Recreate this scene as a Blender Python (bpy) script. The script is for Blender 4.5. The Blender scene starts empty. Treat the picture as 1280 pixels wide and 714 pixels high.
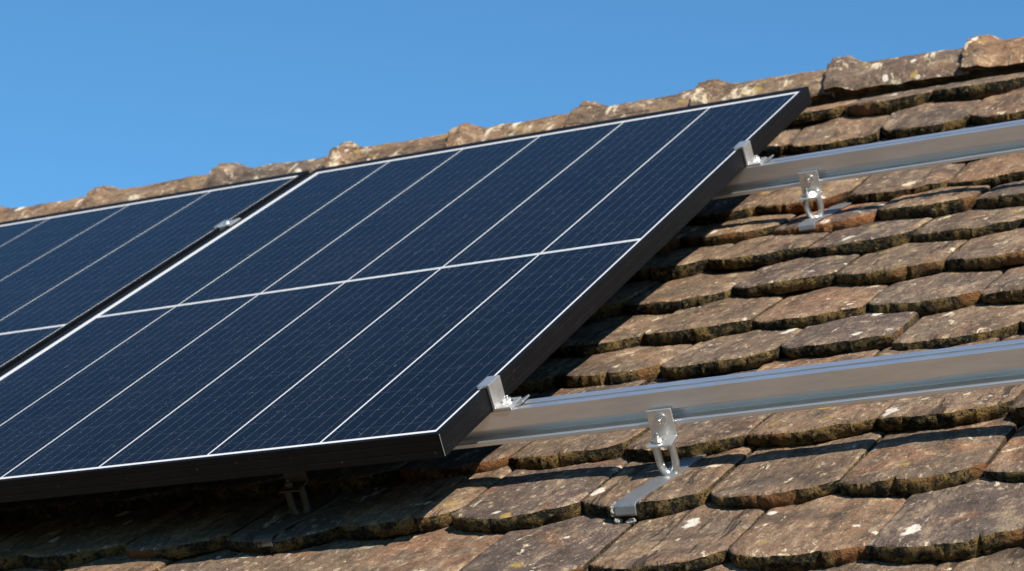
import bpy, bmesh, math, random
import numpy as np
from mathutils import Matrix, Vector, Euler, noise

S = bpy.context.scene
COL = S.collection

# ---------------------------------------------------------------- frame of reference
# roof coordinates: u along the ridge (right), v up the slope, w out of the roof.
TILT = math.radians(33.36)
H0 = 5.0                                   # height of the roof origin over the ground
RX = Matrix.Rotation(TILT, 4, 'X')
ROOF = Matrix.Translation((0, 0, H0)) @ RX

# ---------------------------------------------------------------- camera
cam = bpy.data.cameras.new('camera')
cam.sensor_width = 36.0
cam.lens = 36.0 * 3052.9 / 1280.0
cam.clip_start = 0.05
cam.clip_end = 6000
cam.dof.use_dof = True
cam.dof.focus_distance = 3.15
cam.dof.aperture_fstop = 13.0
camo = bpy.data.objects.new('camera', cam)
COL.objects.link(camo)
r0 = Vector((0.8868562, 0.3858998, -0.2541010))
r1 = Vector((-0.1220899, -0.3346803, -0.9343892))
r2 = Vector((-0.4456232, 0.8596921, -0.2496988))
CP = Vector((1.566088, -3.540395, 0.967571))
cm = Matrix.Identity(4)
for i in range(3):
    cm[i][0] = r0[i]; cm[i][1] = -r1[i]; cm[i][2] = -r2[i]; cm[i][3] = CP[i]
camo.matrix_world = ROOF @ cm
S.camera = camo

# ---------------------------------------------------------------- light
sun_local = Vector((0.82, -0.11, 1.0)).normalized()
sun_dir = (RX.to_3x3() @ sun_local).normalized()
elev = math.asin(sun_dir.z)
azim = math.atan2(sun_dir.x, sun_dir.y)
W = bpy.data.worlds.new('World')
S.world = W
W.use_nodes = True
nt = W.node_tree
bg = nt.nodes['Background']
sky = nt.nodes.new('ShaderNodeTexSky')
sky.sky_type = 'NISHITA'
sky.sun_disc = False
sky.sun_elevation = elev
sky.sun_rotation = azim
sky.altitude = 300
sky.air_density = 1.15
sky.dust_density = 0.0
sky.ozone_density = 10.0
wb = nt.nodes.new('ShaderNodeMix')          # white balance of the sky
wb.data_type = 'RGBA'; wb.blend_type = 'MULTIPLY'; wb.inputs[0].default_value = 1.0
wb.inputs[7].default_value = (0.82, 1.10, 1.03, 1.0)
nt.links.new(sky.outputs[0], wb.inputs[6])
nt.links.new(wb.outputs[2], bg.inputs[0])
bg.inputs[1].default_value = 0.081
L = bpy.data.lights.new('sun', 'SUN')
L.energy = 5.0
L.angle = math.radians(0.53)
L.color = (1.0, 0.91, 0.78)
sun = bpy.data.objects.new('sun', L)
COL.objects.link(sun)
sun.rotation_euler = sun_dir.to_track_quat('Z', 'Y').to_euler()
S.view_settings.view_transform = 'Standard'
S.view_settings.look = 'None'
S.view_settings.exposure = 0.78
S.view_settings.gamma = 1.0

# ---------------------------------------------------------------- node helpers
def new_mat(name):
    m = bpy.data.materials.new(name)
    m.use_nodes = True
    t = m.node_tree
    return m, t, t.nodes['Principled BSDF']

class G:
    """small node-graph helper"""
    def __init__(s, t): s.t = t
    def n(s, typ, **kw):
        x = s.t.nodes.new(typ)
        for k, v in kw.items(): setattr(x, k, v)
        return x
    def put(s, sock, v):
        if v is None: return
        if hasattr(v, 'links') or isinstance(v, bpy.types.NodeSocket): s.t.links.new(v, sock)
        else: sock.default_value = v
    def math(s, op, a, b=None, c=None, clamp=False):
        x = s.n('ShaderNodeMath', operation=op, use_clamp=clamp)
        s.put(x.inputs[0], a)
        if b is not None: s.put(x.inputs[1], b)
        if c is not None: s.put(x.inputs[2], c)
        return x.outputs[0]
    def mix(s, f, a, b):
        x = s.n('ShaderNodeMix', data_type='RGBA')
        s.put(x.inputs[0], f)
        for sk, v in ((x.inputs[6], a), (x.inputs[7], b)):
            s.put(sk, (*v, 1) if isinstance(v, tuple) and len(v) == 3 else v)
        return x.outputs[2]
    def step(s, v, lo, hi):
        x = s.n('ShaderNodeMapRange', interpolation_type='SMOOTHSTEP')
        s.put(x.inputs[0], v); x.inputs[1].default_value = lo; x.inputs[2].default_value = hi
        return x.outputs[0]
    def noise(s, vec, scale, detail=4, rough=0.55, dist=0.0):
        x = s.n('ShaderNodeTexNoise')
        s.put(x.inputs['Vector'], vec)
        x.inputs['Scale'].default_value = scale; x.inputs['Detail'].default_value = detail
        x.inputs['Roughness'].default_value = rough; x.inputs['Distortion'].default_value = dist
        return x.outputs[0]
    def voro(s, vec, scale, out=0, rand=1.0):
        x = s.n('ShaderNodeTexVoronoi')
        s.put(x.inputs['Vector'], vec); x.inputs['Scale'].default_value = scale
        x.inputs['Randomness'].default_value = rand
        return x.outputs[out]
    def scale(s, vec, sc):
        x = s.n('ShaderNodeMapping'); s.put(x.inputs[0], vec); x.inputs['Scale'].default_value = sc
        return x.outputs[0]
    def sep(s, vec):
        x = s.n('ShaderNodeSeparateXYZ'); s.put(x.inputs[0], vec); return x.outputs
    def bump(s, h, strength, dist, normal=None):
        x = s.n('ShaderNodeBump'); s.put(x.inputs['Height'], h)
        x.inputs['Strength'].default_value = strength; x.inputs['Distance'].default_value = dist
        if normal is not None: s.put(x.inputs['Normal'], normal)
        return x.outputs[0]

# ---------------------------------------------------------------- materials
def clay_material(name, lichen=0.0):
    m, t, b = new_mat(name)
    g = G(t)
    P = g.n('ShaderNodeTexCoord').outputs['Object']
    isl = g.n('ShaderNodeNewGeometry').outputs['Random Per Island']
    oin = g.n('ShaderNodeObjectInfo').outputs['Random']
    rnd = g.math('ADD', g.math('MULTIPLY', isl, 17.31), g.math('MULTIPLY', oin, 91.7))
    wn = g.n('ShaderNodeTexWhiteNoise', noise_dimensions='1D')
    g.put(wn.inputs['W'], rnd)
    rr = g.sep(wn.outputs['Color'])
    att = g.n('ShaderNodeAttribute', attribute_name='edge').outputs['Fac']
    org = g.n('ShaderNodeAttribute', attribute_name='broken').outputs['Fac']
    # offset pattern per tile so that no streak runs across a joint
    off = g.n('ShaderNodeVectorMath', operation='ADD')
    g.put(off.inputs[0], P)
    sc = g.n('ShaderNodeVectorMath', operation='SCALE')
    g.put(sc.inputs[0], wn.outputs['Color']); sc.inputs[3].default_value = 7.0
    g.put(off.inputs[1], sc.outputs[0])
    # domain warp keeps the streaks from reading as combed
    wp = g.n('ShaderNodeTexNoise'); g.put(wp.inputs['Vector'], off.outputs[0]); wp.inputs['Scale'].default_value = 14; wp.inputs['Detail'].default_value = 3
    ws = g.n('ShaderNodeVectorMath', operation='SCALE'); g.put(ws.inputs[0], wp.outputs['Color']); ws.inputs[3].default_value = 0.020
    wa = g.n('ShaderNodeVectorMath', operation='ADD'); g.put(wa.inputs[0], off.outputs[0]); g.put(wa.inputs[1], ws.outputs[0])
    Q = wa.outputs[0]
    along = (24, 7, 20) if not lichen else (9, 20, 20)
    across = (110, 48, 90) if not lichen else (60, 90, 90)
    streak = g.scale(Q, along)
    fine = g.scale(Q, across)
    # body colour of the individual tile
    base = g.mix(rr[0], (0.128, 0.088, 0.059), (0.183, 0.115, 0.070))
    base = g.mix(g.step(rr[1], 0.60, 0.92), base, (0.093, 0.066, 0.054))
    base = g.mix(g.step(rr[2], 0.80, 1.05), base, (0.212, 0.112, 0.059))
    n1 = g.noise(streak, 1.0, 6, 0.66)
    n2 = g.noise(fine, 1.0, 5, 0.66)
    n3 = g.noise(Q, 9, 4, 0.6, 0.5)
    n4 = g.noise(Q, 30, 7, 0.72)
    n5 = g.noise(Q, 330, 4, 0.75)
    n6 = g.noise(g.scale(Q, (58, 5, 40) if not lichen else (9, 95, 95)), 1.0, 4, 0.6)
    c = g.mix(g.math('MULTIPLY', g.step(n1, 0.51, 0.70), 0.60), base, (0.373, 0.266, 0.167))
    c = g.mix(g.math('MULTIPLY', g.step(n1, 0.50, 0.34), 0.65), c, (0.038, 0.026, 0.019))
    c = g.mix(g.math('MULTIPLY', g.step(n3, 0.55, 0.71), 0.48), c, (0.243, 0.108, 0.049))
    c = g.mix(g.math('MULTIPLY', g.step(n3, 0.47, 0.32), 0.60), c, (0.115, 0.092, 0.070))
    c = g.mix(g.math('MULTIPLY', g.step(n4, 0.54, 0.66), 0.55), c, (0.024, 0.018, 0.013))
    c = g.mix(g.math('MULTIPLY', g.step(n4, 0.44, 0.34), 0.42), c, (0.430, 0.326, 0.213))
    c = g.mix(g.math('MULTIPLY', g.step(n2, 0.56, 0.68), 0.60), c, (0.460, 0.362, 0.247))
    c = g.mix(g.math('MULTIPLY', g.step(n2, 0.46, 0.34), 0.55), c, (0.023, 0.017, 0.013))
    c = g.mix(g.math('MULTIPLY', g.step(n5, 0.54, 0.64), 0.65), c, (0.023, 0.017, 0.013))
    c = g.mix(g.math('MULTIPLY', g.step(n5, 0.44, 0.34), 0.35), c, (0.460, 0.362, 0.257))
    # combed lines of the hand-made clay, strong on some tiles only
    c = g.mix(g.math('MULTIPLY', g.math('MULTIPLY', g.step(n6, 0.58, 0.64), 0.80), g.step(rr[1], 0.55, 0.30)), c, (0.029, 0.020, 0.015))
    # dark algae bloom over parts of some tiles
    bl = g.noise(Q, 5.5, 5, 0.65, 0.8)
    c = g.mix(g.math('MULTIPLY', g.step(bl, 0.52, 0.66), 0.55), c, (0.038, 0.030, 0.027))
    # pale crust lichen, in streaky smears and small round spots
    sm = g.noise(g.scale(Q, (26, 13, 26)), 1.0, 6, 0.70, 0.5)
    c = g.mix(g.math('MULTIPLY', g.step(sm, 0.615 - 0.07 * lichen, 0.67 - 0.03 * lichen), 0.85), c, (0.565, 0.479, 0.341))
    sp = g.scale(Q, (1.0, 0.55, 1.0))
    wob = g.math('MULTIPLY', g.math('SUBTRACT', g.noise(Q, 60, 3), 0.5), 0.30)
    vd = g.math('ADD', g.voro(sp, 17.0), wob)
    pick = g.sep(g.voro(sp, 17.0, 1))
    size = g.math('MULTIPLY', pick[1], 0.17)
    white = g.math('MULTIPLY', g.step(g.math('SUBTRACT', vd, size), 0.06, 0.0), g.step(pick[0], 0.56 - 0.28 * lichen, 0.58 - 0.28 * lichen))
    white = g.math('MULTIPLY', white, g.step(n5, 0.75, 0.58))
    c = g.mix(g.math('MULTIPLY', white, 0.95), c, (0.549, 0.504, 0.428))
    vy = g.math('ADD', g.voro(Q, 30.0), g.math('MULTIPLY', wob, 2.2))
    py = g.sep(g.voro(Q, 30.0, 1))
    yel = g.math('MULTIPLY', g.step(vy, 0.36, 0.10), g.step(py[1], 0.94 - 0.12 * lichen, 0.96 - 0.12 * lichen))
    c = g.mix(g.math('MULTIPLY', yel, 0.75), c, (0.293, 0.203, 0.042))
    # fresh orange clay where a tile has been broken
    bo = g.math('MULTIPLY', org, g.step(g.math('ADD', n3, g.math('MULTIPLY', n4, 0.6)), 0.74, 0.92))
    c = g.mix(g.math('MULTIPLY', bo, 0.8), c, (0.307, 0.133, 0.060))
    # moss and ochre crust, near-black tones painting shade into the broken front faces
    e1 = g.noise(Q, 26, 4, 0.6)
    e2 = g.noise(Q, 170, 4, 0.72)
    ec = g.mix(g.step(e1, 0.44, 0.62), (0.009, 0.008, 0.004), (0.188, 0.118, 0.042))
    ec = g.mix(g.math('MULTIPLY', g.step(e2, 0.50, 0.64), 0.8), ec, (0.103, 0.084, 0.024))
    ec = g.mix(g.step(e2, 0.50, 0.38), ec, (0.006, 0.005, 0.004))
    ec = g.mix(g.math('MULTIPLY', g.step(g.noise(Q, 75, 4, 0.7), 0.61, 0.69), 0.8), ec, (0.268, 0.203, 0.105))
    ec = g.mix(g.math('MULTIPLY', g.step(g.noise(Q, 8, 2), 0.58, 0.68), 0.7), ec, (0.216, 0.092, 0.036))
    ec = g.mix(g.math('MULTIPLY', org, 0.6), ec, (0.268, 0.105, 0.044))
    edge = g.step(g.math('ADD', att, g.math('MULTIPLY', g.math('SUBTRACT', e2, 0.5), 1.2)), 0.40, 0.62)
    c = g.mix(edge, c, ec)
    g.put(b.inputs['Base Color'], c)
    b.inputs['Roughness'].default_value = 0.90
    b.inputs['Specular IOR Level'].default_value = 0.22
    h = g.math('ADD', g.math('MULTIPLY', n2, 0.9), g.math('MULTIPLY', n4, 1.3))
    h = g.math('ADD', h, g.math('MULTIPLY', n1, 1.4))
    h = g.math('SUBTRACT', h, g.math('MULTIPLY', g.math('MULTIPLY', g.step(n6, 0.58, 0.66), 0.5), g.step(rr[1], 0.55, 0.30)))
    h = g.math('ADD', h, g.math('MULTIPLY', n5, 0.40))
    h = g.math('ADD', h, g.math('MULTIPLY', white, 0.25))
    h = g.math('ADD', h, g.math('MULTIPLY', g.math('MULTIPLY', edge, e2), 3.2))
    g.put(b.inputs['Normal'], g.bump(h, 1.0, 0.0032))
    return m

def metal(name, col, rough, aniso_scale=None, metallic=1.0, spots=0.0):
    m, t, b = new_mat(name)
    g = G(t)
    P = g.n('ShaderNodeTexCoord').outputs['Object']
    sc = aniso_scale or (40, 40, 40)
    n = g.noise(g.scale(P, sc), 1.0, 4, 0.6)
    n2 = g.noise(P, 260, 3, 0.6)
    dk = tuple(x * 0.92 for x in col)
    c = g.mix(g.step(n, 0.35, 0.65), dk, col)
    if spots:
        c = g.mix(g.math('MULTIPLY', g.step(n2, 0.58, 0.70), spots), c, tuple(x * 0.55 for x in col))
    g.put(b.inputs['Base Color'], c)
    b.inputs['Metallic'].default_value = metallic
    g.put(b.inputs['Roughness'], g.math('ADD', rough, g.math('MULTIPLY', g.math('SUBTRACT', n, 0.5), 0.10)))
    g.put(b.inputs['Normal'], g.bump(n2, 0.12, 0.0006))
    return m

CLAY = clay_material('weathered_clay')
RIDGE = clay_material('weathered_ridge_clay', 1.0)
ALU = metal('mill_aluminium', (0.75, 0.77, 0.80), 0.34, (14, 90, 90), 0.90)
ALU_C = metal('clamp_aluminium', (0.68, 0.67, 0.65), 0.40, None, 0.88, 0.3)
STEEL = metal('galvanised_steel', (0.58, 0.58, 0.57), 0.38, (70, 70, 70), 0.92, 0.5)
GREY = metal('worn_corner_metal', (0.30, 0.30, 0.30), 0.5, None, 0.6)
SHADE_STEEL = metal('shade_darkened_steel', (0.10, 0.085, 0.07), 0.60, (70, 70, 70), 0.5, 0.6)  # brownish steel, darkened so its colour carries the shade under the panel
ZINC = metal('dull_zinc', (0.33, 0.335, 0.34), 0.50, (60, 60, 60), 0.85, 0.5)
STAINLESS = metal('stainless_steel', (0.78, 0.77, 0.75), 0.22)

def black_frame():
    m, t, b = new_mat('black_anodised_frame')
    g = G(t)
    P = g.n('ShaderNodeTexCoord').outputs['Object']
    n = g.noise(P, 30, 5, 0.65)
    d = g.voro(P, 90.0)
    pk = g.sep(g.voro(P, 90.0, 1))
    dust = g.math('MULTIPLY', g.step(g.math('ADD', d, g.math('MULTIPLY', n, 0.3)), 0.34, 0.24), g.step(pk[0], 0.80, 0.83))
    c = g.mix(g.step(n, 0.40, 0.70), (0.0012, 0.0012, 0.0014), (0.0030, 0.0030, 0.0034))
    c = g.mix(g.math('MULTIPLY', dust, 0.40), c, (0.07, 0.062, 0.05))
    g.put(b.inputs['Base Color'], c)
    g.put(b.inputs['Roughness'], g.math('ADD', 0.42, g.math('MULTIPLY', n, 0.22)))
    b.inputs['Specular IOR Level'].default_value = 0.22
    return m
FRAME = black_frame()

def add_dust(g, P, c, amount):
    d = g.voro(P, 160.0); pk = g.sep(g.voro(P, 160.0, 1))
    s = g.math('MULTIPLY', g.step(d, 0.17, 0.08), g.step(pk[0], 0.78, 0.80))
    s2n = g.noise(g.scale(P, (140, 30, 60)), 1.0, 4, 0.7)
    sm = g.math('MULTIPLY', g.step(s2n, 0.62, 0.76), 0.18)
    film = g.math('MULTIPLY', g.math('MULTIPLY', g.noise(P, 3.5, 5, 0.65), g.noise(g.scale(P, (14, 3, 1)), 1.0, 4, 0.6)), 0.024)
    f = g.math('MULTIPLY', g.math('ADD', g.math('ADD', g.math('MULTIPLY', s, 0.34), sm), film, None, True), amount)
    c = g.mix(f, c, (0.38, 0.40, 0.43))
    # short horizontal wipe marks
    wm = g.noise(g.scale(P, (38, 420, 60)), 1.0, 3, 0.6)
    return g.mix(g.math('MULTIPLY', g.math('MULTIPLY', g.step(wm, 0.66, 0.76), g.step(g.noise(P, 7, 3), 0.48, 0.66)), 0.30), c, (0.30, 0.33, 0.38))

def cell_material():
    m, t, b = new_mat('solar_cell')
    g = G(t)
    P = g.n('ShaderNodeTexCoord').outputs['Object']
    uv = g.n('ShaderNodeUVMap', uv_map='uv').outputs[0]
    s = g.sep(uv)
    fr = g.math('FRACT', g.math('MULTIPLY', s[0], 8.0))
    dist = g.math('ABSOLUTE', g.math('SUBTRACT', fr, 0.5))
    bus = g.step(dist, 0.021, 0.009)
    dash = g.step(g.noise(g.scale(P, (160, 55, 1)), 1.0, 3, 0.6), 0.36, 0.62)
    bus = g.math('MULTIPLY', bus, g.math('ADD', 0.26, g.math('MULTIPLY', dash, 0.20)))
    # faint cross fingers and the cell-to-cell gap
    fg = g.math('FRACT', g.math('MULTIPLY', s[1], 11.0))
    gap = g.math('MULTIPLY', g.step(g.math('ABSOLUTE', g.math('SUBTRACT', fg, 0.5)), 0.008, 0.004), 0.10)
    n = g.noise(P, 4, 3, 0.5)
    nf = g.noise(g.scale(P, (500, 120, 1)), 1.0, 2, 0.6)
    c = g.mix(n, (0.0010, 0.0018, 0.0046), (0.0018, 0.0030, 0.0074))
    c = g.mix(g.math('MULTIPLY', g.step(nf, 0.50, 0.75), 0.5), c, (0.006, 0.011, 0.024))
    c = g.mix(gap, c, (0.30, 0.33, 0.38))
    c = g.mix(bus, c, (0.19, 0.205, 0.235))
    c = add_dust(g, P, c, 1.0)
    g.put(b.inputs['Base Color'], c)
    b.inputs['Roughness'].default_value = 0.20
    b.inputs['IOR'].default_value = 1.145
    g.put(b.inputs['Normal'], g.bump(g.noise(P, 700, 2, 0.6), 0.05, 0.0003))
    return m
CELL = cell_material()

def white_material():
    m, t, b = new_mat('white_backsheet')
    g = G(t)
    P = g.n('ShaderNodeTexCoord').outputs['Object']
    n = g.noise(P, 60, 4, 0.6)
    g.put(b.inputs['Base Color'], g.mix(n, (0.50, 0.52, 0.54), (0.57, 0.58, 0.59)))
    b.inputs['Roughness'].default_value = 0.30
    return m
WHITE = white_material()

def plain(name, a, bcol, sc, rough=0.9):
    m, t, b = new_mat(name)
    g = G(t)
    P = g.n('ShaderNodeTexCoord').outputs['Object']
    n = g.noise(P, sc, 5, 0.6)
    g.put(b.inputs['Base Color'], g.mix(g.step(n, 0.35, 0.65), a, bcol))
    b.inputs['Roughness'].default_value = rough
    g.put(b.inputs['Normal'], g.bump(g.noise(P, sc * 4, 4, 0.65), 0.6, 0.004))
    return m
BOUNCE_BLACK = plain('bounce_blocking_black', (0.012, 0.012, 0.013), (0.02, 0.02, 0.02), 10, 0.6)  # unseen underside made black to cut light bounced beneath the panel

def ribbon_material():
    m, t, b = new_mat('tinned_ribbon')
    g = G(t)
    P = g.n('ShaderNodeTexCoord').outputs['Object']
    n = g.noise(g.scale(P, (60, 300, 1)), 1.0, 3, 0.6)
    g.put(b.inputs['Base Color'], g.mix(g.step(n, .4, .6), (0.40, 0.42, 0.44), (0.52, 0.53, 0.55)))
    b.inputs['Roughness'].default_value = 0.35
    return m
RIBBON = ribbon_material()

MORTAR = plain('old_mortar', (0.10, 0.08, 0.06), (0.19, 0.16, 0.125), 40)
LEAD = plain('pale_mortar_crumbs', (0.16, 0.145, 0.125), (0.31, 0.285, 0.25), 90)
WOOD = plain('dark_batten_wood', (0.045, 0.035, 0.027), (0.080, 0.062, 0.048), 8)
GROUND = plain('dry_ground', (0.035, 0.040, 0.020), (0.065, 0.062, 0.035), 0.3)

# ---------------------------------------------------------------- object helpers
def root(name, label, cat, loc=(0, 0, 0), rz=0.0, group=None):
    o = bpy.data.objects.new(name, None)
    o.empty_display_size = 0.05
    COL.objects.link(o)
    o.matrix_world = ROOF @ Matrix.Translation(loc) @ Matrix.Rotation(rz, 4, 'Z')
    o['label'] = label; o['category'] = cat
    if group: o['group'] = group
    return o

def link(name, me, mat, parent=None, bevel=0.0, seg=2):
    o = bpy.data.objects.new(name, me)
    me.name = name
    if mat: me.materials.append(mat)
    COL.objects.link(o)
    if parent: o.parent = parent
    if bevel:
        md = o.modifiers.new('bevel', 'BEVEL')
        md.width = bevel; md.segments = seg; md.limit_method = 'ANGLE'; md.angle_limit = math.radians(35)
        md.harden_normals = False
    return o

class MB:
    def __init__(s): s.v = []; s.f = []; s.smooth = []; s.uv = {}
    def box(s, x0, x1, y0, y1, z0, z1):
        i = len(s.v)
        s.v += [(x, y, z) for z in (z0, z1) for y in (y0, y1) for x in (x0, x1)]
        for q in ((0, 2, 3, 1), (4, 5, 7, 6), (0, 1, 5, 4), (2, 6, 7, 3), (0, 4, 6, 2), (1, 3, 7, 5)):
            s.f.append(tuple(i + k for k in q)); s.smooth.append(False)
        return s
    def extrude(s, prof, a, bb, axis=0):
        """closed 2D profile swept along one axis (profile gives the other two, in order)"""
        i = len(s.v); n = len(prof)
        for t in (a, bb):
            for p, q in prof:
                s.v.append([(t, p, q), (p, t, q), (p, q, t)][axis])
        for k in range(n):
            s.f.append((i + k, i + (k + 1) % n, i + n + (k + 1) % n, i + n + k)); s.smooth.append(False)
        s.f.append(tuple(i + k for k in range(n))[::-1]); s.f.append(tuple(i + n + k for k in range(n)))
        s.smooth += [False, False]
        return s
    def tube(s, path, r, n=14, flat=1.0):
        path = [Vector(p) for p in path]; i = len(s.v); m = len(path)
        T = (path[1] - path[0]).normalized()
        N = T.orthogonal().normalized()
        for k, p in enumerate(path):
            T2 = (path[min(k + 1, m - 1)] - path[max(k - 1, 0)]).normalized()
            N = (N - T2 * N.dot(T2)).normalized(); B = T2.cross(N)
            for j in range(n):
                a = 2 * math.pi * j / n
                rr = r[k] if isinstance(r, (list, tuple)) else r
                s.v.append(tuple(p + N * math.cos(a) * rr + B * math.sin(a) * rr * flat))
        for k in range(m - 1):
            for j in range(n):
                s.f.append((i + k * n + j, i + k * n + (j + 1) % n, i + (k + 1) * n + (j + 1) % n, i + (k + 1) * n + j))
                s.smooth.append(True)
        s.f.append(tuple(i + j for j in range(n))[::-1]); s.f.append(tuple(i + (m - 1) * n + j for j in range(n)))
        s.smooth += [False, False]
        return s
    def prism(s, c, axis, r, h, n=6, r2=None):
        """n-sided bolt head / nut from c along axis"""
        axis = Vector(axis).normalized(); N = axis.orthogonal().normalized(); B = axis.cross(N); c = Vector(c)
        i = len(s.v)
        for z, rad in ((0, r), (h, r2 or r)):
            for j in range(n):
                a = 2 * math.pi * j / n
                s.v.append(tuple(c + axis * z + (N * math.cos(a) + B * math.sin(a)) * rad))
        for j in range(n):
            s.f.append((i + j, i + (j + 1) % n, i + n + (j + 1) % n, i + n + j)); s.smooth.append(n > 8)
        s.f.append(tuple(i + j for j in range(n))[::-1]); s.f.append(tuple(i + n + j for j in range(n)))
        s.smooth += [False, False]
        return s
    def mesh(s):
        me = bpy.data.meshes.new('m')
        me.from_pydata([tuple(x) for x in s.v], [], s.f)
        for p, sm in zip(me.polygons, s.smooth): p.use_smooth = sm
        bm = bmesh.new(); bm.from_mesh(me)
        bmesh.ops.recalc_face_normals(bm, faces=bm.faces); bm.to_mesh(me); bm.free()
        return me
    def build(s, name, mat, parent=None, bevel=0.0, seg=2):
        return link(name, s.mesh(), mat, parent, bevel, seg)

def inv(o, p):
    return o.matrix_world.inverted() @ (ROOF @ Vector(p))

# ---------------------------------------------------------------- ground
g_ = MB(); g_.v = [(-3000, -3000, 0), (3000, -3000, 0), (3000, 3000, 0), (-3000, 3000, 0)]; g_.f = [(0, 1, 2, 3)]; g_.smooth = [False]
go = g_.build('ground', GROUND); go['kind'] = 'structure'

# ---------------------------------------------------------------- the tiled roof
roof = root('tiled_roof', 'weathered brown clay tile roof with mossy tile edges and a lichened ridge', 'roof')
roof['kind'] = 'thing'
RV, RW = 1.215, -0.150                      # axis of the ridge tiles (v, w)

dk = MB()
ca = -2 * TILT
far = (1.24 + 3.2 * math.cos(ca), -0.235 + 3.2 * math.sin(ca))
dk.extrude([(-2.1, -0.235), (1.24, -0.235), far, (far[0] - 0.06, far[1] - 0.10), (1.20, -0.36), (-2.1, -0.36)], -3.6, 2.4)
dk.build('roof_deck', WOOD, roof)
mb = MB()
mb.extrude([(1.168, -0.23), (1.168, -0.118), (1.19, -0.075), (1.25, -0.09), (1.28, -0.22)], -3.5, 2.3)
mb.build('mortar_bed', MORTAR, roof)

#        v front, w front, u phase of the joints, gauge is the distance to the next row
ROWS = [(-1.63, -.140, .150), (-1.42, -.140, .060), (-1.215, -.140, .150), (-1.010, -.140, .063), (-.802, -.140, .155),
        (-.598, -.140, .147), (-.430, -.140, .060), (-.268, -.140, .085), (-.102, -.140, .177), (.076, -.140, .078),
        (.258, -.140, .165), (.418, -.140, .052), (.573, -.140, .151), (.735, -.127, .060), (.893, -.112, .122), (1.040, -.085, .022),
        (1.19, -.088, .11)]
TW = 0.1855
THK = 0.0245

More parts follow.
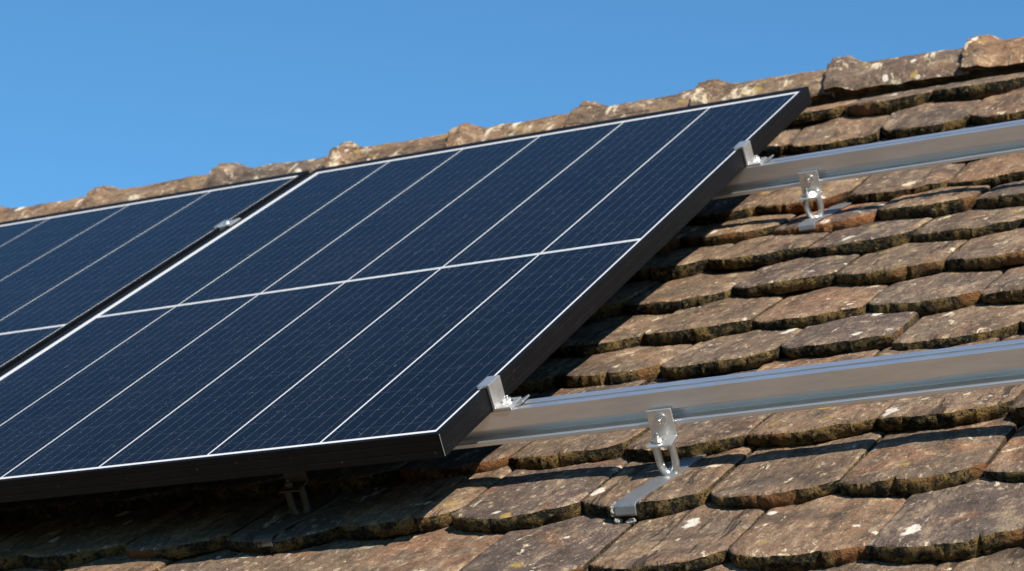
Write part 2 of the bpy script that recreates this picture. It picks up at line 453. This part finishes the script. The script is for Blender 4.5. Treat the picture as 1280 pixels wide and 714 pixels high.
def tile_arrays(rng, u0, row, nu, nv, nl):
    """one clay tile in roof coordinates: top, bottom and wall vertices, faces and the 'edge' flag per face"""
    v0, w0, _ = ROWS[row]; v1, w1, _ = ROWS[row + 1]
    thk = THK * rng.uniform(0.82, 1.15)
    gauge = v1 - v0
    slope = (w1 - THK - w0) / gauge * 0.93
    length = gauge + 0.085
    wid = TW - rng.uniform(0.0008, 0.0032)
    bulge = rng.uniform(0.030, 0.042)
    off_c = rng.uniform(-0.04, 0.12)
    camber = rng.uniform(0.000, 0.004)
    seed = Vector((rng.uniform(0, 500), rng.uniform(0, 500), rng.uniform(0, 500)))
    skew = rng.uniform(-0.012, 0.012)           # yaw
    roll = rng.uniform(-0.022, 0.012)
    dv = rng.uniform(-0.009, 0.009); dw = rng.uniform(-0.002, 0.0045)
    chipL = rng.random() < 0.42; chipR = rng.random() < 0.42
    cl = rng.uniform(0.006, 0.016); cr = rng.uniform(0.006, 0.018)
    notch = rng.random() < 0.34; nc = rng.uniform(-0.7, 0.7); nwd = rng.uniform(0.05, 0.13); nd = rng.uniform(0.004, 0.012)
    groove = rng.random() < 0.35
    ts = [(k / nv) ** 1.35 for k in range(nv + 1)]
    ss = [-1 + 2 * k / nu for k in range(nu + 1)]
    def front(s):
        y = -bulge * (1 - abs((s + off_c) / (1 + off_c)) ** 2.0)
        y += 0.0050 * noise.noise(seed + Vector((s * 4, 0, 0))) + 0.0016 * noise.noise(seed + Vector((s * 42, 9, 0))) + 0.0028 * noise.noise(seed + Vector((s * 17, 3, 0)))
        if chipL: y += cl * max(0, (-s - 0.78) / 0.22) ** 1.2
        if chipR: y += cr * max(0, (s - 0.80) / 0.20) ** 1.2
        if notch: y += nd * max(0, 1 - ((s - nc) / nwd) ** 2)
        return y
    def ztop(s, y):
        z = camber * (1 - s * s)
        z += 0.0022 * noise.noise(seed + Vector((s * 2.2, y * 9, 7)))
        z += 0.0010 * noise.noise(seed + Vector((s * 7, y * 34, 1)))
        z += 0.0006 * noise.noise(seed + Vector((s * 22, y * 70, 2)))
        if groove: z += 0.0010 * math.sin(s * 9 + seed.x) * (0.6 + 0.4 * noise.noise(seed + Vector((s, y * 8, 5))))
        return z
    fr = [front(s) for s in ss]
    sideL = [(0.0012 * noise.noise(seed + Vector((9, t * 8, 0))) + 0.0012 * noise.noise(seed + Vector((9, t * 34, 0)))) for t in ts]
    sideR = [(0.0016 * noise.noise(seed + Vector((19, t * 8, 0))) + 0.0014 * noise.noise(seed + Vector((19, t * 34, 0)))) for t in ts]
    top = []
    for j, t in enumerate(ts):
        for i, s in enumerate(ss):
            y = fr[i] * (1 - t) + length * t
            x = s * wid / 2 + (sideL[j] if i == 0 else 0) + (sideR[j] if i == nu else 0)
            z = ztop(s, y)
            # worn, rounded arris
            edge_d = min(t * length, (1 - abs(s)) * wid / 2)
            z -= 0.0028 * max(0, 1 - edge_d / 0.007) ** 2
            top.append((x, y, z))
    n = nu + 1
    per = [i for i in range(n)] + [j * n + nu for j in range(1, nv + 1)] + [nv * n + i for i in range(nu - 1, -1, -1)] + [j * n for j in range(nv - 1, 0, -1)]
    verts = list(top); faces = []; flag = []
    for j in range(nv):
        for i in range(nu):
            a = j * n + i
            faces.append((a, a + 1, a + n + 1, a + n)); flag.append(0.0)
    # walls
    cx, cy = 0.0, length / 2
    prev = per
    np_ = len(per)
    for l in range(1, nl + 1):
        f = l / nl
        cur = []
        for k, p in enumerate(per):
            x, y, z = top[p]
            is_front = p < n
            zz = z - f * (thk + z * 0.3)
            q = Vector((x * 120, y * 120, f * 2.2))
            d = 0.0020 * noise.noise(seed + q) + 0.0020 * noise.noise(seed + q * 2.6)
            d += 0.0018 * math.sin(math.pi * min(f * 1.1, 1)) - 0.0075 * f ** 2.0
            if is_front:
                sgn = x / (wid / 2)
                nx, ny = 0.35 * sgn, -1.0
                if not (0 < p < nu): d *= 0.5
                x += nx * d; y += ny * d
            elif abs(x) > wid * 0.45 and y < length * 0.97:
                x += (1 if x > 0 else -1) * d * 0.25
            cur.append(len(verts)); verts.append((x, y, zz))
        for k in range(np_):
            k2 = (k + 1) % np_
            faces.append((prev[k2], prev[k], cur[k], cur[k2]))
            is_f = per[k] < n and per[k2] < n
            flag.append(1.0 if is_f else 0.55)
        prev = cur
    # underside: fan to a centre
    c = len(verts); verts.append((0, length / 2, -thk))
    for k in range(np_):
        faces.append((prev[(k + 1) % np_], prev[k], c)); flag.append(0.0)
    V = np.array(verts)
    # place: yaw, roll, pitch
    M = Matrix.Translation((u0 + TW / 2, v0 + dv + 0.004, w0 + dw)) @ Matrix.Rotation(math.atan(slope), 4, 'X') @ Matrix.Rotation(skew, 4, 'Z') @ Matrix.Rotation(roll, 4, 'Y')
    A = np.array(M)
    V = V @ A[:3, :3].T + A[:3, 3]
    return V, faces, flag

def clay_mesh(V, F, flag, broken=0.0):
    me = bpy.data.meshes.new('m')
    me.from_pydata(V.tolist() if hasattr(V, 'tolist') else V, [], F)
    at = me.attributes.new('edge', 'FLOAT', 'FACE')
    at.data.foreach_set('value', flag)
    if broken:
        ab = me.attributes.new('broken', 'FLOAT', 'FACE')
        ab.data.foreach_set('value', [broken] * len(F))
    me.polygons.foreach_set('use_smooth', [True] * len(F))
    me.set_sharp_from_angle(angle=math.radians(48))
    return me

def pix(u, v, w):
    d = Vector((u, v, w)) - CP
    z = d.dot(r2)
    return 640 + 3052.9 * d.dot(r0) / z, 357 + 3052.9 * d.dot(r1) / z

def size_seen(u, row):
    """how large a tile shows in the photograph: 0 when out of frame or under the panels"""
    v, w, _ = ROWS[row]
    best = 0
    for du in (0.02, TW / 2, TW - 0.02):
        for dv in (-0.02, 0.05, 0.12):
            x, y = pix(u + du, v + dv, w)
            if 0 < x < 1280 and 0 < y < 714:
                # hidden by the foreground panel?
                p = Vector((u + du, v + dv, w)); k = (-0.034 - CP.z) / (p.z - CP.z); h = CP + (p - CP) * k
                if h.x < 0.005 and -0.86 < h.y < 0.865: continue
                best += 1.0 / (p - CP).length ** 2
    return best

cands = []
for row in range(len(ROWS) - 1):
    ph = ROWS[row][2]
    for k in range(-18, 12):
        u0 = ph + k * TW
        if u0 < -3.3 or u0 > 2.0: continue
        cands.append((size_seen(u0, row), row, u0))
order = sorted(cands, key=lambda c: -c[0])
shown = set((c[1], c[2]) for c in order[:100] if c[0] > 0)
rest_V, rest_F, rest_flag, nbase = [], [], [], 0
for sz, row, u0 in cands:
    rng = random.Random(int(row * 1000 + round(u0 / TW) + 77))
    if (row, u0) in shown:
        V, F, fl = tile_arrays(rng, u0, row, 44, 26, 6)
        br = 1.0 if (row == 11 and 0.03 < u0 < 0.08) else 0.0
        link('roof_tile', clay_mesh(V, F, fl, br), CLAY, roof)
    else:
        V, F, fl = tile_arrays(rng, u0, row, 20, 10, 3)
        rest_V.append(V); rest_F += [tuple(i + nbase for i in f) for f in F]; rest_flag += fl; nbase += len(V)
rt = link('roof_tiles', clay_mesh(np.concatenate(rest_V), rest_F, rest_flag), CLAY, roof)
rt['kind'] = 'stuff'

def ridge_tile(u0, length, rng):
    seed = Vector((rng.uniform(0, 500), rng.uniform(0, 500), rng.uniform(0, 500)))
    na, nu = 34, 40
    a0, a1 = math.radians(137), math.radians(-25)
    colh = rng.uniform(0.014, 0.022)
    V = []; F = []; fl = []
    us = [(k / nu) ** 1.25 for k in range(nu + 1)]
    def rad(t, a):
        x = t * length
        r = 0.103 + rng0
        # thick collar and mortar at the left end, sharp start and slow run-out
        r += colh * max(0, 1 - max(0, (x - 0.030)) / 0.034) ** 1.2 * min(1, (x + 0.012) / 0.014)
        ang = Vector((math.cos(a) * 3.2, math.sin(a) * 3.2, 0))
        k = 1.35 + 2.2 * max(0, 1 - x / 0.075)
        r += k * (0.0030 * noise.noise(seed + ang + Vector((0, 0, x * 14))) + 0.0020 * noise.noise(seed + ang * 3 + Vector((0, 0, x * 45))) + 0.0010 * noise.noise(seed + ang * 8 + Vector((0, 0, x * 120))))
        return r
    rng0 = rng.uniform(-0.002, 0.003)
    tilt = rng.uniform(-0.004, 0.004)
    def ring(t, shrink):
        out = []
        for k in range(na + 1):
            a = a0 + (a1 - a0) * k / na
            r = rad(t, a) - shrink
            e = 0.003 * noise.noise(seed + Vector((t * 9, k, 0))) if k in (0, na) else 0
            out.append((u0 + t * length, RV + r * math.cos(a), RW + r * math.sin(a) + tilt * (t - .5) * 2 + e))
        return out
    n = na + 1
    for t in us: V += ring(t, 0)
    for t in us: V += ring(t, 0.019)
    N = n * (nu + 1)
    for j in range(nu):
        for k in range(na):
            a = j * n + k
            F.append((a, a + 1, a + n + 1, a + n)); fl.append(0.0)
            F.append((N + a, N + a + n, N + a + n + 1, N + a + 1)); fl.append(0.6)
        for k in (0, na):
            a = j * n + k
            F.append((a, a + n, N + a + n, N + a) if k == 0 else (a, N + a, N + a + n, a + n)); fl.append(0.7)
    for j in (0, nu):
        for k in range(na):
            a = j * n + k
            F.append((a, N + a, N + a + 1, a + 1) if j == 0 else (a, a + 1, N + a + 1, N + a)); fl.append(0.45)
    me = clay_mesh(V, F, fl)
    link('ridge_tile', me, RIDGE, roof)

starts = [0.245, -0.045, -0.342, -0.637, -0.938, -1.250, -1.575, -1.935, -2.27, -2.58, -2.9, -3.2, 0.535, 0.83, 1.13, 1.43, 1.73]
starts.sort()
for i, u0 in enumerate(starts):
    nxt = starts[i + 1] if i + 1 < len(starts) else u0 + 0.3
    ridge_tile(u0, nxt - u0 + 0.012, random.Random(900 + i))

# ---------------------------------------------------------------- solar panels
def loop_frame(x0, x1, y0, y1, prof):
    """profile of (inset, height) swept round a rectangle with mitred corners"""
    m = MB(); n = len(prof)
    for cx, cy, sx, sy in ((x0, y0, 1, 1), (x1, y0, -1, 1), (x1, y1, -1, -1), (x0, y1, 1, -1)):
        for d, h in prof: m.v.append((cx + sx * d * (1.75 if sx > 0 and .002 < d < .02 else 1.0), cy + sy * d * (3.3 if sy < 0 and .002 < d < .02 else 1.0), h))
    for c in range(4):
        for k in range(n):
            a, b = c * n + k, c * n + (k + 1) % n
            a2, b2 = ((c + 1) % 4) * n + k, ((c + 1) % 4) * n + (k + 1) % n
            m.f.append((a, b, b2, a2)); m.smooth.append(False)
    return m

LIP = 0.0080
PROF = [(0, -.034), (0, -.0252), (.0006, -.0248), (.0006, -.0238), (0, -.0234), (0, -.0112), (.0006, -.0108), (.0006, -.0098), (0, -.0094), (0, 0),
        (LIP, 0), (LIP, -.0082), (.0018, -.0082), (.0018, -.0322), (.026, -.0322), (.026, -.034)]

def solar_panel(label, cols, vb, vm, vt, xr, gap_mid, loc):
    """cols: u of the column lines from the right cell edge (0) to the left one (negative)"""
    o = root('solar_panel', label, 'solar panel', loc, 0, 'solar panels mounted on the tiled roof')
    x1 = 0.0040 + LIP; x0 = cols[-1] - 0.0125 - LIP * 1.75
    y0 = vb - 0.0110 - LIP; y1 = vt + 0.0150 + LIP * 3.3
    loop_frame(x0, x1, y0, y1, PROF).build('frame', FRAME, o, 0.0007, 2)
    mb = MB().box(x0 + LIP * .6, x1 - LIP * .6, y0 + LIP * .6, y1 - LIP * .6, -.0070, -.0016)
    bs = mb.build('backsheet', WHITE, o)
    bs.data.materials.append(BOUNCE_BLACK)
    for p in bs.data.polygons:
        if p.normal.z < 0.5: p.material_index = 1
    gw = 0.0020
    for a, b in zip(cols[:-1], cols[1:]):
        for lo, hi in ((vb, vm - gap_mid / 2), (vm + gap_mid / 2, vt)):
            m = MB(); xa = b + gw; xb = a - gw
            m.box(xa, xb, lo, hi, -.0015, -.0011)
            me = m.mesh()
            uv = me.uv_layers.new(name='uv')
            for lp in me.loops:
                c = me.vertices[lp.vertex_index].co
                uv.data[lp.index].uv = ((c.x - xa) / (xb - xa), (c.y - lo) / (hi - lo))
            link('cell_string', me, CELL, o)
    for s in (-1, 1):
        m = MB(); m.box(cols[-1] + .004, -.004, vm + s * .0030 - .0022, vm + s * .0030 + .0022, -.0015, -.0012)
        m.build('bus_ribbon', RIBBON, o)
    # bare metal showing where the mitred frame sides meet at the lower right corner
    MB().box(x1 - .0003, x1 + .0005, y0 - .0005, y0 + .0006, -.0330, -.0012).build('corner_seam', GREY, o, 0.0003, 1)
    return o

solar_panel('large foreground solar panel, black framed, its right edge gripped by two silver clamps',
            [0, -.1824, -.3681, -.5556, -.7330, -.9078, -1.0825], -.8390, -.0403, .8425, 0, .0125, (0, 0, 0))
solar_panel('solar panel left of the dark gap, mostly cut off by the picture edge',
            [0, -.218, -.436, -.654, -.872, -1.090, -1.308], -.8390, -.062, .8425, 0, .0125, (-1.1400, 0, 0))

# ---------------------------------------------------------------- mounting rails
def rail(label, loc, rz, xa, xb):
    o = root('mounting_rail', label, 'rail', loc, rz, 'aluminium mounting rails across the tiles')
    # front at y=0, top at z=0: lips and groove on top, flat upper web, recess, bottom flange
    P = [(0, 0), (.0130, 0), (.0134, -.0160), (.0200, -.0160), (.0204, 0), (.035, 0), (.035, -.048), (-.0030, -.048), (-.0036, -.0475), (-.0036, -.0425),
         (-.0028, -.0415), (.0190, -.0420), (.0195, -.0410), (.0195, -.0285), (.0185, -.0270), (.0060, -.0262), (.0012, -.0262), (0, -.0255)]
    MB().extrude(P, xa, xb).build('rail_profile', ALU, o, 0.0007, 2)
    # hollow end: dark plug-free tube mouth is out of view at both ends
    return o
RZ_L = math.radians(1.4)
rail_lo = rail('lower silver rail, nearest the camera, running right from the panel corner over the tiles', (0.04, -0.697, -0.0352), RZ_L, -2.3, 1.9)
rail_up = rail('upper silver rail below the ridge, meeting the panel near its top right corner', (0.04, 0.456, -0.0352), math.radians(0.7), -2.6, 1.9)

# ---------------------------------------------------------------- clamps
def end_clamp(label, loc, rz):
    o = root('end_clamp', label, 'clamp', loc, rz, 'end clamps gripping the panel edge')
    # local: x right from the frame side, y along the frame, z=0 at the frame top
    t = 0.0046; hh = 0.0350; wy = 0.039
    prof = [(-.0135, .0002), (-.0135, .0002 + t), (t + .0015, .0002 + t), (t + .0015 + 0, -hh + t), (.0300, -hh + t), (.0300, -hh + .0002), (.0015, -hh + .0002), (.0015, .0002)]
    m = MB(); m.extrude([(x, z) for x, z in prof], 0, wy, axis=1)
    m.build('clamp_body', ALU_C, o, 0.0010, 3)
    m = MB(); m.prism((.017, wy * .52, -hh + t), (0, 0, 1), .0082, .0016, 20)
    m.prism((.017, wy * .52, -hh + t + .0016), (0, 0, 1), .0062, .0060, 6)
    m.prism((.017, wy * .52, -hh + t + .0076), (0, 0, 1), .0036, .0030, 16, .0030)
    m.build('bolt', STAINLESS, o, 0.0004, 2)
    # sprung retaining tab leaning over the foot
    m = MB(); m.extrude([(.0302, -hh + .0004), (.0302, -hh + .0032), (.0360, -hh + .0042), (.0440, -hh + .0078), (.0456, -hh + .0055), (.0370, -hh + .0006)], wy * .30, wy * .92, axis=1)
    m.build('spring_tab', STEEL, o, 0.0006, 2)
    return o
end_clamp('silver clamp gripping the panel edge on the lower rail', (0.0112, -0.6985, 0.0), 0.0)
end_clamp('silver clamp gripping the panel edge on the upper rail', (0.0112, 0.4575, 0.0), 0.0)

mc = root('mid_clamp', 'small silver clamp bridging the dark gap between the two panels', 'clamp', (-1.1195, 0.487, 0.0), 0)
m = MB(); m.extrude([(-.0195, .0003), (-.0195, .0040), (-.010, .0040), (-.006, .0022), (.006, .0022), (.010, .0040), (.0195, .0040), (.0195, .0003), (.0072, .0003), (.0066, -.020), (-.0066, -.020), (-.0072, .0003)], 0, .045, axis=1)
m.build('clamp_plate', ALU_C, mc, 0.0006, 2)
m = MB(); m.prism((0, .0225, .0022), (0, 0, 1), .0060, .0055, 6); m.build('bolt', STAINLESS, mc, .0004)

# ---------------------------------------------------------------- roof hooks
def arc(c, rx, rz, a0, a1, n):
    return [(c[0] + rx * math.cos(a0 + (a1 - a0) * k / n), c[1], c[2] + rz * math.sin(a0 + (a1 - a0) * k / n)) for k in range(n + 1)]

def roof_hook(label, loc, rz, strap_front, strap_back, ring=False, lower=0.0, lean=0.0, shade_tone=False, mortar=False, drop=.015):
    A_, B_, C_, D_ = (SHADE_STEEL,) * 4 if shade_tone else (ALU_C, STAINLESS, STEEL, ZINC)
    """local origin: rail front face at the bracket centre, on the rail's top plane"""
    o = root('roof_hook', label, 'roof hook', loc, rz, 'galvanised roof hooks carrying the rails')
    zb = -.0640 - lower
    w2 = .0180
    # angle bracket: plate on the rail's front, folded forward at its foot
    prof = [(-.0052, -.0225), (-.0086, -.0225), (-.0086, zb + .0030), (-.0370, zb + .0030 - .002), (-.0370, zb - .002), (-.0052, zb)]
    MB().extrude(prof, -w2, w2, axis=0).build('bracket', A_, o, 0.0008, 2)
    m = MB(); m.prism((0.001, -.0087, -.0360), (0, -1, 0), .0085, .0014, 20); m.prism((0.001, -.0101, -.0360), (0, -1, 0), .0068, .0058, 6)
    m.prism((0.001, -.0159, -.0360), (0, -1, 0), .0040, .0040, 14, .0032); m.build('bolt', B_, o, .0004)
    m = MB(); m.prism((-.0045, -.0235, zb + .0025), (0, 0, 1), .0080, .0012, 20); m.prism((-.0045, -.0235, zb + .0037), (0, 0, 1), .0064, .0056, 6)
    m.prism((-.0045, -.0235, zb + .0093), (0, 0, 1), .0036, .0060, 14, .0030); m.build('nut', B_, o, .0004)
    # bent hook rod
    zt = zb - .0020
    if ring:
        rz_, rx_ = .0225, .0100
        path = [(p[0], -.0235 + (p[0]) * .9, p[2]) for p in arc((.002, 0, zt - .0165), rx_, rz_, math.radians(128), math.radians(-232) + .0, 30)]
        rr = [.0056] * len(path)
    else:
        rx_ = .0098
        path = [(-rx_ + .001, -.0250, zt + .004)] + [(-rx_ + .001 + lean * k / 6, -.0250, zt - .028 * k / 6) for k in range(1, 7)]
        path += [(p[0], -.0250 + .006 * (k / 14), p[2]) for k, p in enumerate(arc((.001 + lean, 0, zt - .028), rx_, .0165, math.pi, 2 * math.pi, 14))]
        path += [(rx_ + .001 + lean * (1 - k / 6), -.0190, zt - .028 + .032 * k / 6) for k in range(1, 7)]
        rr = [.0056] * len(path)
    MB().tube(path, rr, 16, .9).build('hook_rod', C_, o)
    # flat strap lying on the tile, tucked under the course above
    a = inv(o, strap_front); b = inv(o, strap_back)
    m = MB(); n = 12; hw = .0155; th = .0030
    d = (b - a).normalized(); sd = Vector((1, 0, 0)); sd = (sd - d * sd.dot(d)).normalized(); up = sd.cross(d)
    pts = [a + d * -.0045 + up * -drop, a + d * -.0030 + up * -.0040, a + d * -.0012 + up * -.0006] + [a + (b - a) * (k / n) + up * (.0012 * math.sin(k * .9)) for k in range(0, n + 1)]
    for p in pts:
        for sgn, hz in ((-1, 0), (1, 0), (1, 1), (-1, 1)):
            tp = Vector((0, 0, 0))
            m.v.append(tuple(p + sd * hw * sgn + up * th * hz + (d * -th * hz * (1 if p is pts[0] or p is pts[1] else 0))))
    for k in range(len(pts) - 1):
        for j in range(4):
            m.f.append((k * 4 + j, k * 4 + (j + 1) % 4, k * 4 + 4 + (j + 1) % 4, k * 4 + 4 + j)); m.smooth.append(False)
    e = (len(pts) - 1) * 4
    m.f += [(3, 2, 1, 0), (e, e + 1, e + 2, e + 3)]; m.smooth += [False, False]
    m.build('strap', D_, o, .0006)
    if mortar:
        # crumbled mortar squeezed out under the strap's front end
        rng = random.Random(5)
        bm = bmesh.new()
        for cx, cy, cz, rx, ry, rz_ in ((-.0190, .004, -.0040, .0060, .0080, .0045), (-.0200, -.001, -.0090, .0050, .0045, .0070), (-.0160, -.004, -.0205, .0060, .0045, .0050), (.0030, -.005, -.0225, .0070, .0045, .0040)):
            mt = Matrix.Translation(a + Vector((cx, cy, cz))) @ Matrix.Diagonal((rx, ry, rz_, 1))
            r = bmesh.ops.create_icosphere(bm, subdivisions=4, radius=1.0, matrix=mt)
            for v in r['verts']:
                d = (v.co - a - Vector((cx, cy, cz)))
                q = v.co * 130
                v.co += d * (0.45 * noise.noise(q) + 0.25 * noise.noise(q * 2.7))
        me = bpy.data.meshes.new('m'); bm.to_mesh(me); bm.free()
        link('mortar_lump', me, LEAD, o)
    return o

def on_rail(ro, x):
    p = ro.matrix_world @ Vector((x, 0, 0))
    return (ROOF.inverted() @ p)

roof_hook('galvanised hook below the lower rail, its U-shaped rod standing on a long flat strap', on_rail(rail_lo, 0.217), RZ_L, (.243, -.838, -.1330), (.268, -.590, -.1620), mortar=True)
roof_hook('galvanised ring-shaped hook below the upper rail, above an orange broken tile', on_rail(rail_up, 0.086), math.radians(.7), (.128, .383, -.1345), (.142, .585, -.1620), True, drop=.011)
roof_hook('shaded hook hanging under the bottom edge of the foreground panel', on_rail(rail_lo, -0.362), RZ_L, (-.318, -.838, -.1330), (-.302, -.600, -.1640), lower=.006, shade_tone=True)
